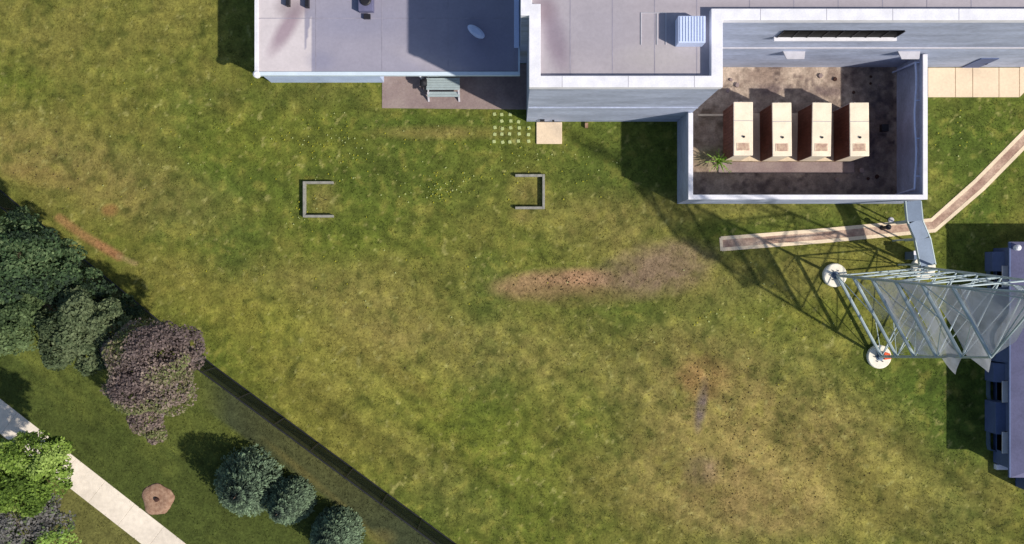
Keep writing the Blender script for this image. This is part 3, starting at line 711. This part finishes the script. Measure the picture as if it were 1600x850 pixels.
for i, py_ in enumerate((432, 521, 613, 693)):
    y = (425-py_)/PX*.965
    wv = ho.part("window", MB().box(hx-.04,hx+.01,y-.6,y+.6,.45,1.7), M['glass'])
    ho.part("window_awning", MB().prism([(hx-.36,y-.6),(hx-.002,y-.6),(hx-.002,y+.6),(hx-.36,y+.6)], 1.50, 1.56), M['white'], wv, bevel=.01)
    ww = MB(); n = 6; outp = [(hx-.002,y-.75),(hx-.35,y-.68),(hx-.42,y-.35),(hx-.42,y+.35),(hx-.35,y+.68),(hx-.002,y+.75)]; inp = [(hx-.003,y-.68),(hx-.31,y-.62),(hx-.36,y-.32),(hx-.36,y+.32),(hx-.31,y+.62),(hx-.003,y+.68)]
    V = [(*p,0) for p in outp]+[(*p,0) for p in inp]+[(*p,.35) for p in outp]+[(*p,.35) for p in inp]
    F = []
    for a in range(n-1): F += [(a,a+1,2*n+a+1,2*n+a)[::-1],(n+a,n+a+1,3*n+a+1,3*n+a),(2*n+a,2*n+a+1,3*n+a+1,3*n+a)[::-1]]
    ho.part("window_well", ww.add(V,F), M['steel_dark'], wv)
def lean(y0p, y1p, d, h, sl):
    y0 = (425-y1p)/PX*(1-.6/CH*2); y1 = (425-y0p)/PX*(1-.6/CH*2)
    V = [(hx-d,y0,0),(hx-.001,y0,0),(hx-.001,y1,0),(hx-d,y1,0),(hx-d,y0,h-sl),(hx-.001,y0,h),(hx-.001,y1,h),(hx-d,y1,h-sl)]
    return MB().add(V, [(3,2,1,0),(4,5,6,7),(0,1,5,4),(1,2,6,5),(2,3,7,6),(3,0,4,7)])
ho.part("bulkhead", lean(629,679,.5,1.25,.1), M['bluegrey'], bevel=.02); ho.part("bulkhead", lean(568,598,.5,1.2,.3), M['bluegrey'], bevel=.02)
ho.part("bulkhead", lean(540,566,.35,1.5,.6), M['bluegrey'], bevel=.02); ho.part("bulkhead", lean(393,424,.5,1.2,.4), M['bluegrey'], bevel=.02)
c = wp(1558,728); ho.part("step", MB().box(c[0]-.2,c[0]+.6,c[1]-.16,c[1]+.14,0,.3), M['white'], bevel=.02)
c = wp(1600,738); ho.part("porch", MB().box(c[0]-.5,c[0]+3,c[1]-.8,hy0-.002,0,1.6), M['bluegrey']); ho.part("porch_rail", MB().box(c[0]-.55,c[0]+3,c[1]-.1,c[1]+.05,1.602,1.75), M['white'], bevel=.01)
ho.part("chimney", MB().box(hx+4.2,hx+4.8,-3,-2.2,HR+.6,HR+1.9), M['brick'])

# ------------------------------------------------------------------ fence
fp = [Vector((*wp(*p),0)) for p in FENCE]; FH = 2.3
fe = Thing("mesh_fence", "long dark green mesh fence running diagonally between lawn and trees", "fence", tuple(fp[2]))
o = MB(); rail = MB(); rail2 = MB()
for p, q in zip(fp, fp[1:]):
    n = max(2, int((q-p).length/2.4))
    for i in range(n):
        a = p.lerp(q, i/n)
        if abs(a.x) < 34 and abs(a.y) < 20: fe.part("post", MB().tube(a, a+Vector((0,0,FH+.05)), .045, n=8), M['dark'])
    rail.tube(p+Vector((0,0,FH)), q+Vector((0,0,FH)), .04, n=8); rail2.tube(p+Vector((0,0,.06)), q+Vector((0,0,.06)), .05, n=8)
    o.add([p+Vector((0,0,.05)), q+Vector((0,0,.05)), q+Vector((0,0,FH-.04)), p+Vector((0,0,FH-.04))], [(0,1,2,3)])
fe.part("mesh_panel", o, M['fabric']); fe.part("top_rail", rail, M['dark']); fe.part("bottom_rail", rail2, M['dark'])

# ------------------------------------------------------------------ trees
def canopy(blobs, n, size, cols, wts, seed, up=.5, jit=.5, spread_=.35):
    g = np.random.default_rng(seed); B = np.array(blobs, float); vol = B[:,3]**2; pick = g.choice(len(B), n, p=vol/vol.sum())
    v = g.normal(size=(n,3)); v /= np.linalg.norm(v, axis=1)[:,None]; v[:,2] = np.where(v[:,2] < -.25, -v[:,2], v[:,2])
    # lumpy radius so the outline is uneven, leaving gaps
    lump = np.zeros(n)
    for f_ in range(9):
        w_ = g.normal(size=3)*2.6; lump += np.sin(v@w_*1.6+B[pick,:3].sum(1)+g.uniform(0,6))
    lump = lump/9
    rr = (1-spread_*g.random(n)**1.5)*(1+.42*lump)
    keep = g.random(n) < np.clip(.62+2.2*lump, .08, 1); v = v[keep]; rr = rr[keep]; pick = pick[keep]; lump = lump[keep]
    c = B[pick,:3] + v*(B[pick,3]*rr)[:,None]*np.array([1,1,.85])
    m_ = len(c); nrm = v*.6 + g.normal(size=(m_,3))*jit + np.array([0,0,up]); nrm /= np.linalg.norm(nrm,axis=1)[:,None]
    t = np.cross(nrm, g.normal(size=(m_,3))); t /= np.linalg.norm(t,axis=1)[:,None]; b = np.cross(nrm, t)
    s = size*(.35+1.1*g.random(m_)**1.3); V = np.stack([c+t*s[:,None], c+b*(s*.62)[:,None], c-t*s[:,None], c-b*(s*.62)[:,None]], 1)
    cc = np.array([lin(x) for x in cols]); patch = VN(seed+9, .9)(c[:,0]*1.0+c[:,2], c[:,1]); patch = np.clip((patch-.5)*1.6+.5+g.normal(size=m_)*.18, 0, .999)
    edges = np.cumsum(np.array(wts)/sum(wts)); idx = np.searchsorted(edges, patch); idx = np.clip(idx,0,len(cc)-1)
    col = cc[idx]*(.72+.5*g.random(m_))[:,None]
    return V, col

def tree(name, label, cat, blobs_px, trunk_px, n, size, cols, wts, seed, bark='bark', group=None, **kw):
    blobs = []
    for (x, y, rpx, z) in blobs_px:
        c = W(x, y, z); blobs.append((c[0], c[1], z, rpx/PX*(1-z/CH)))
    b = W(*trunk_px); loc = (b[0], b[1], 0)
    t = Thing(name, label, cat, loc, group)
    V, col = canopy(blobs, n, size, cols, wts, seed, **kw)
    cr = faces_mesh("crown", V, 4, col, M['leaf'], loc); cr.parent = t.o
    zt = min(q[2] for q in blobs)
    tr = t.part("trunk", MB().tube(loc, (loc[0],loc[1],zt*.6), .24, .17, 10), M[bark], smooth=True)
    r2 = random.Random(seed); fork = Vector((loc[0],loc[1],zt*.6))
    for q in blobs:
        o = MB(); tgt = Vector(q[:3]); mid = fork.lerp(tgt, .5)+Vector((r2.uniform(-.3,.3),r2.uniform(-.3,.3),.1)); o.tube(fork, mid, .13, .09, 8); o.tube(mid, tgt, .09, .05, 8)
        for k in range(26):
            d_ = Vector((r2.gauss(0,1),r2.gauss(0,1),abs(r2.gauss(0,.8)))).normalized(); s0 = mid.lerp(tgt, r2.uniform(.2,1)); e_ = s0+d_*q[3]*r2.uniform(.6,1.0); o.tube(s0, e_, .035, .008, 4, False)
        t.part("limb", o, M[bark], tr)
    return t

DG = [(48,64,48),(72,94,62),(98,118,80),(116,134,94)]
gleft = "leafy trees along the fence at left"
tree("broadleaf_tree", "dark green broadleaf tree at left edge, topmost of the row", "tree", [(25,395,62,6.5),(-25,430,70,6.2),(75,430,42,5.6),(35,350,26,5.0),(140,455,34,4.6),(195,488,26,4.0),(105,400,26,4.6)], (120,440,0), 46000, .095, DG, (3,4,3,1), 3, group=gleft)
tree("broadleaf_tree", "mid green broadleaf tree below the dark tree at left edge", "tree", [(10,500,48,6.0),(40,470,36,5.6),(-25,480,48,6.0)], (85,480,0), 24000, .095, [(62,80,50),(88,106,68),(108,126,84)], (2,4,3), 5, group=gleft)
tree("broadleaf_tree", "grey green broadleaf tree touching the purple brown tree", "tree", [(115,510,52,5.6),(165,505,36,5.6),(95,545,34,5.4),(150,550,34,5.2)], (190,505,0), 33000, .09, [(68,82,56),(92,106,74),(112,124,90)], (2,4,3), 8, group=gleft)
PB = [(118,104,102),(138,122,116),(156,140,128),(132,128,96),(122,130,82)]
tree("purple_brown_tree", "large round purple brown tree with sparse leaves and grey twigs", "tree", [(238,560,62,6.0),(215,600,46,6.0),(265,605,42,6.0),(290,545,34,5.0),(230,655,26,4.0),(200,545,36,5.6),(245,678,16,3.4)], (315,560,0), 46000, .075, PB, (3,4,3,2,1), 21, bark='bark_grey')
BG = [(76,98,38),(108,134,56),(134,160,70),(158,180,96)]
tree("bright_tree", "bright yellow green leafy tree overhanging the pavement at lower left", "tree", [(60,715,42,5.5),(10,735,50,5.8),(75,745,36,5.2),(30,765,42,5.4),(92,705,22,5.0)], (98,708,0), 42000, .085, BG, (1,3,4,2), 31)
tree("mixed_tree", "grey and green leafy tree in the bottom left corner", "tree", [(25,820,48,5.0),(80,840,38,4.6),(-10,850,46,5.0),(70,800,26,4.4)], (84,792,0), 30000, .085, [(128,126,124),(110,128,84),(122,150,68),(144,172,84)], (3,3,3,2), 37, bark='bark_grey')

def conifer(label, top_px, base_px, R, Hh, seed):
    b = W(*base_px, 0); loc = (b[0], b[1], 0); a = W(top_px[0], top_px[1], Hh)
    t = Thing("conifer", label, "tree", loc, "row of dark conifers by the fence")
    g = np.random.default_rng(seed); Vs = []; Cs = []
    ax = np.array([a[0]-b[0], a[1]-b[1], Hh]); nl = 8
    for k in range(nl):
        s = (k+.4)/nl; c0 = np.array(loc)+ax*(.06+.92*s); r = R*(1-s**2.1)**.75*(.92+.14*g.random())+.06
        nb = int(10+44*r/R*1.1)
        for j in range(nb):
            th = 2*math.pi*(j+g.random()*.8)/nb; L = r*(.90+.13*g.random()); n = int(34*L/R)+8
            u = np.sqrt(g.random(n)) if True else 0
            dirv = np.array([math.cos(th), math.sin(th), 0]); side_ = np.array([-math.sin(th), math.cos(th), 0])
            p = c0 + dirv*(u*L)[:,None] + side_*(g.normal(size=n)*.09*(1.1-u*.6))[:,None] + np.array([0,0,1])*(-.52*u**2*L/R*1.1+.10*u+g.normal(size=n)*.035)[:,None]
            nrm = np.array([0,0,1.])+dirv*.5+g.normal(size=(n,3))*.45; nrm /= np.linalg.norm(nrm,axis=1)[:,None]
            tt = np.cross(nrm, dirv+g.normal(size=(n,3))*.5); tt /= np.linalg.norm(tt,axis=1)[:,None]; bb = np.cross(nrm, tt)
            s_ = .06*(.5+1.0*g.random(n))
            Vs.append(np.stack([p+tt*s_[:,None]*.5, p+bb*s_[:,None]*1.2, p-tt*s_[:,None]*.5, p-bb*s_[:,None]*1.2],1))
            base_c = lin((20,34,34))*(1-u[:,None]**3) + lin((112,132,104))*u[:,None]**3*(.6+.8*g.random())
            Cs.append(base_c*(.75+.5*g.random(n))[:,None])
    V = np.concatenate(Vs); Cc = np.concatenate(Cs)
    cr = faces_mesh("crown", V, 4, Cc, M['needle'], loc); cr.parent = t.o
    t.part("trunk", MB().tube(loc, tuple(np.array(loc)+ax*.97), .16, .02, 8), M['bark'], smooth=True)
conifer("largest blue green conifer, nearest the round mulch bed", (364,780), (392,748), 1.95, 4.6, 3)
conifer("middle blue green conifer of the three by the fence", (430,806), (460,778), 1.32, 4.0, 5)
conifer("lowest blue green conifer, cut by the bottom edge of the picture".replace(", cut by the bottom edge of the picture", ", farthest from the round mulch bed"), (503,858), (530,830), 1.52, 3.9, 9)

# small green shrub in yard
c = wp(1121,254); sh = Thing("yard_shrub", "small bright green feathery shrub inside the yard corner", "shrub", (c[0],c[1],.02))
g = np.random.default_rng(4); Vs = []; 
for j in range(60):
    th = g.random()*6.28; el = g.uniform(.2,1.3); L = g.uniform(.35,.72); d_ = np.array([math.cos(th)*math.cos(el), math.sin(th)*math.cos(el), math.sin(el)])
    for q in range(9):
        p = np.array([c[0],c[1],.1])+d_*L*(q+1)/9*1.2+np.array([0,0,.35]); s_ = .07; r_ = g.normal(size=3); r_ /= np.linalg.norm(r_); tt = np.cross(r_, d_); tt /= np.linalg.norm(tt)
        Vs.append([p+r_*s_*.5, p+d_*s_*1.5, p-r_*s_*.5, p-d_*s_*1.5])
cols = lin((150,184,84))*(.7+.7*g.random((len(Vs),1)))
f = faces_mesh("foliage", np.array(Vs), 4, cols, M['leaf'], sh.loc); f.parent = sh.o
sh.part("stem", MB().tube(sh.loc, (c[0],c[1],.5), .04, .02, 6), M['bark'])

# mulch bed with a dark hollow centre
mx_, my_ = wp(246,780); mb_ = Thing("mulch_bed", "round pinkish brown mulch bed with dark centre near the pavement", "mulch bed", (mx_,my_,0))
o = MB(); n = 40; prof = [(.93,-.01),(.86,.05),(.5,.09),(.14,.05)]
r2 = random.Random(2); amp = [1+.05*math.sin(3*a+1)+.05*math.sin(5*a)+r2.uniform(-.03,.03) for a in [2*math.pi*i/n for i in range(n)]]
o.lathe((mx_,my_,0), prof, n); o.v = [(mx_+(v[0]-mx_)*amp[i%n], my_+(v[1]-my_)*amp[i%n], v[2]+r2.uniform(-.01,.015)) for i, v in enumerate(o.v)]
mb_.part("mulch", o, M['soil'], smooth=True); mb_.part("stump", MB().lathe((mx_,my_,.03), [(.13,0),(.12,.16),(.08,.17)], 9), M['soil_dark'])

# ------------------------------------------------------------------ lawn texture: tufts and dandelions
def on_grass(px, py):
    bad = (py < 129)&(px > 418)&(px < 600) | (px > 592)&(px < 826)&(py < 174) | (px > 820)&(py < 192)&(px < 1075) | (px > 1055)&(px < 1404)&(py < 320) | (px > 1390)&(py < 156) | (px > 1525)&(px<1700)&(py > 384)&(py < 740) | (px>834)&(px<882)&(py<229)&(py>180) | (px<826)&(px>418)&(py<110)
    bad |= seg_dist(px, py, line) < 11.3
    bad |= seg_dist(px, py, [(-260,447),(470,1017)]) < 21
    bad |= np.hypot(px-246,py-780) < 27
    for q in ((1303,430),(1372,557),(1441,418)): bad |= np.hypot(px-q[0],py-q[1]) < 20
    return ~bad
n = 90000; px = nr.uniform(-40,1640,n); py = nr.uniform(-30,880,n); k = on_grass(px,py); px = px[k]; py = py[k]
x = (px-800)/PX; y = (425-py)/PX; n = len(x); f = fbm(x*2+3,y*2,(0,.5,1,1,1)); k = nr.random(n) < np.clip((f-.3)*2.6,.1,1); x=x[k]; y=y[k]; n=len(x)
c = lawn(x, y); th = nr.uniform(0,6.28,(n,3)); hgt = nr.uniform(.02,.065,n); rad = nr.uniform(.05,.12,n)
Vs = []; Cs = []
for j in range(3):
    d_ = np.stack([np.cos(th[:,j]), np.sin(th[:,j]), np.zeros(n)], 1); sd_ = np.stack([-np.sin(th[:,j]), np.cos(th[:,j]), np.zeros(n)], 1); b0 = np.stack([x,y,np.zeros(n)-.005],1)
    Vs.append(np.stack([b0-sd_*.025, b0+sd_*.025, b0+d_*rad[:,None]+np.array([0,0,1])*hgt[:,None]],1)); Cs.append(c*(.85+.75*nr.random(n))[:,None])
o = faces_mesh("grass", np.concatenate(Vs), 3, np.concatenate(Cs), M['leaf']); tag(o, "short rough grass tufts growing across the lawn", "grass", kind='stuff')
# dandelion flower heads in loose drifts
D = []
for cx_, cy_, rx, ry, m_ in ((500,220,60,40,60),(545,240,30,30,26),(680,290,60,30,55),(690,300,14,14,22),(800,250,80,60,40),(600,230,160,60,40),(1180,300,80,12,10),(1500,210,40,40,14),(250,250,160,120,40),(900,260,60,50,18),(1150,480,80,50,16),(480,330,40,30,22),(700,420,250,20,24),(1250,540,140,80,14),(560,470,200,60,24)):
    for _ in range(m_): D.append((rnd.gauss(cx_,rx*.6), rnd.gauss(cy_,ry*.6), rnd.uniform(.022,.048)))
D = np.array(D); k = on_grass(D[:,0], D[:,1]); D = D[k]; Vs = []
for a, b, r_ in D:
    x, y = wp(a, b); Vs.append([(x+r_*math.cos(i*1.257), y+r_*math.sin(i*1.257), .075) for i in range(5)])
cc = np.where(nr.random((len(D),1)) < .6, lin((186,182,60))[None], lin((196,204,140))[None])
o = faces_mesh("dandelions", np.array(Vs), 5, cc, M['leaf']); tag(o, "scattered small yellow and white flower heads in the lawn", "flowers", kind='stuff')
# small clods on the bare patches
Vs = []; Cs = []
for cx_, cy_, rx, ry, m_ in ((880,440,60,13,60),(1090,590,60,50,50),(1180,650,90,90,110),(1150,760,150,70,60),(960,430,30,12,12),(860,560,160,40,30),(60,270,90,60,40),(1330,700,90,60,20)):
    for _ in range(m_):
        x, y = wp(rnd.gauss(cx_,rx*.55), rnd.gauss(cy_,ry*.55)); s_ = rnd.uniform(.03,.085); z_ = s_*.5; q = [(x+s_*math.cos(i*2.09+1), y+s_*math.sin(i*2.09+1), 0) for i in range(3)]; tp = (x,y,z_)
        for i in range(3): Vs.append([q[i], q[(i+1)%3], tp]); Cs.append(lin((78,68,46)))
o = faces_mesh("soil_clods", np.array(Vs), 3, np.array(Cs), M['leaf']); tag(o, "small dark clods of soil and dead weeds on the dry patches", "soil clods", kind='stuff')
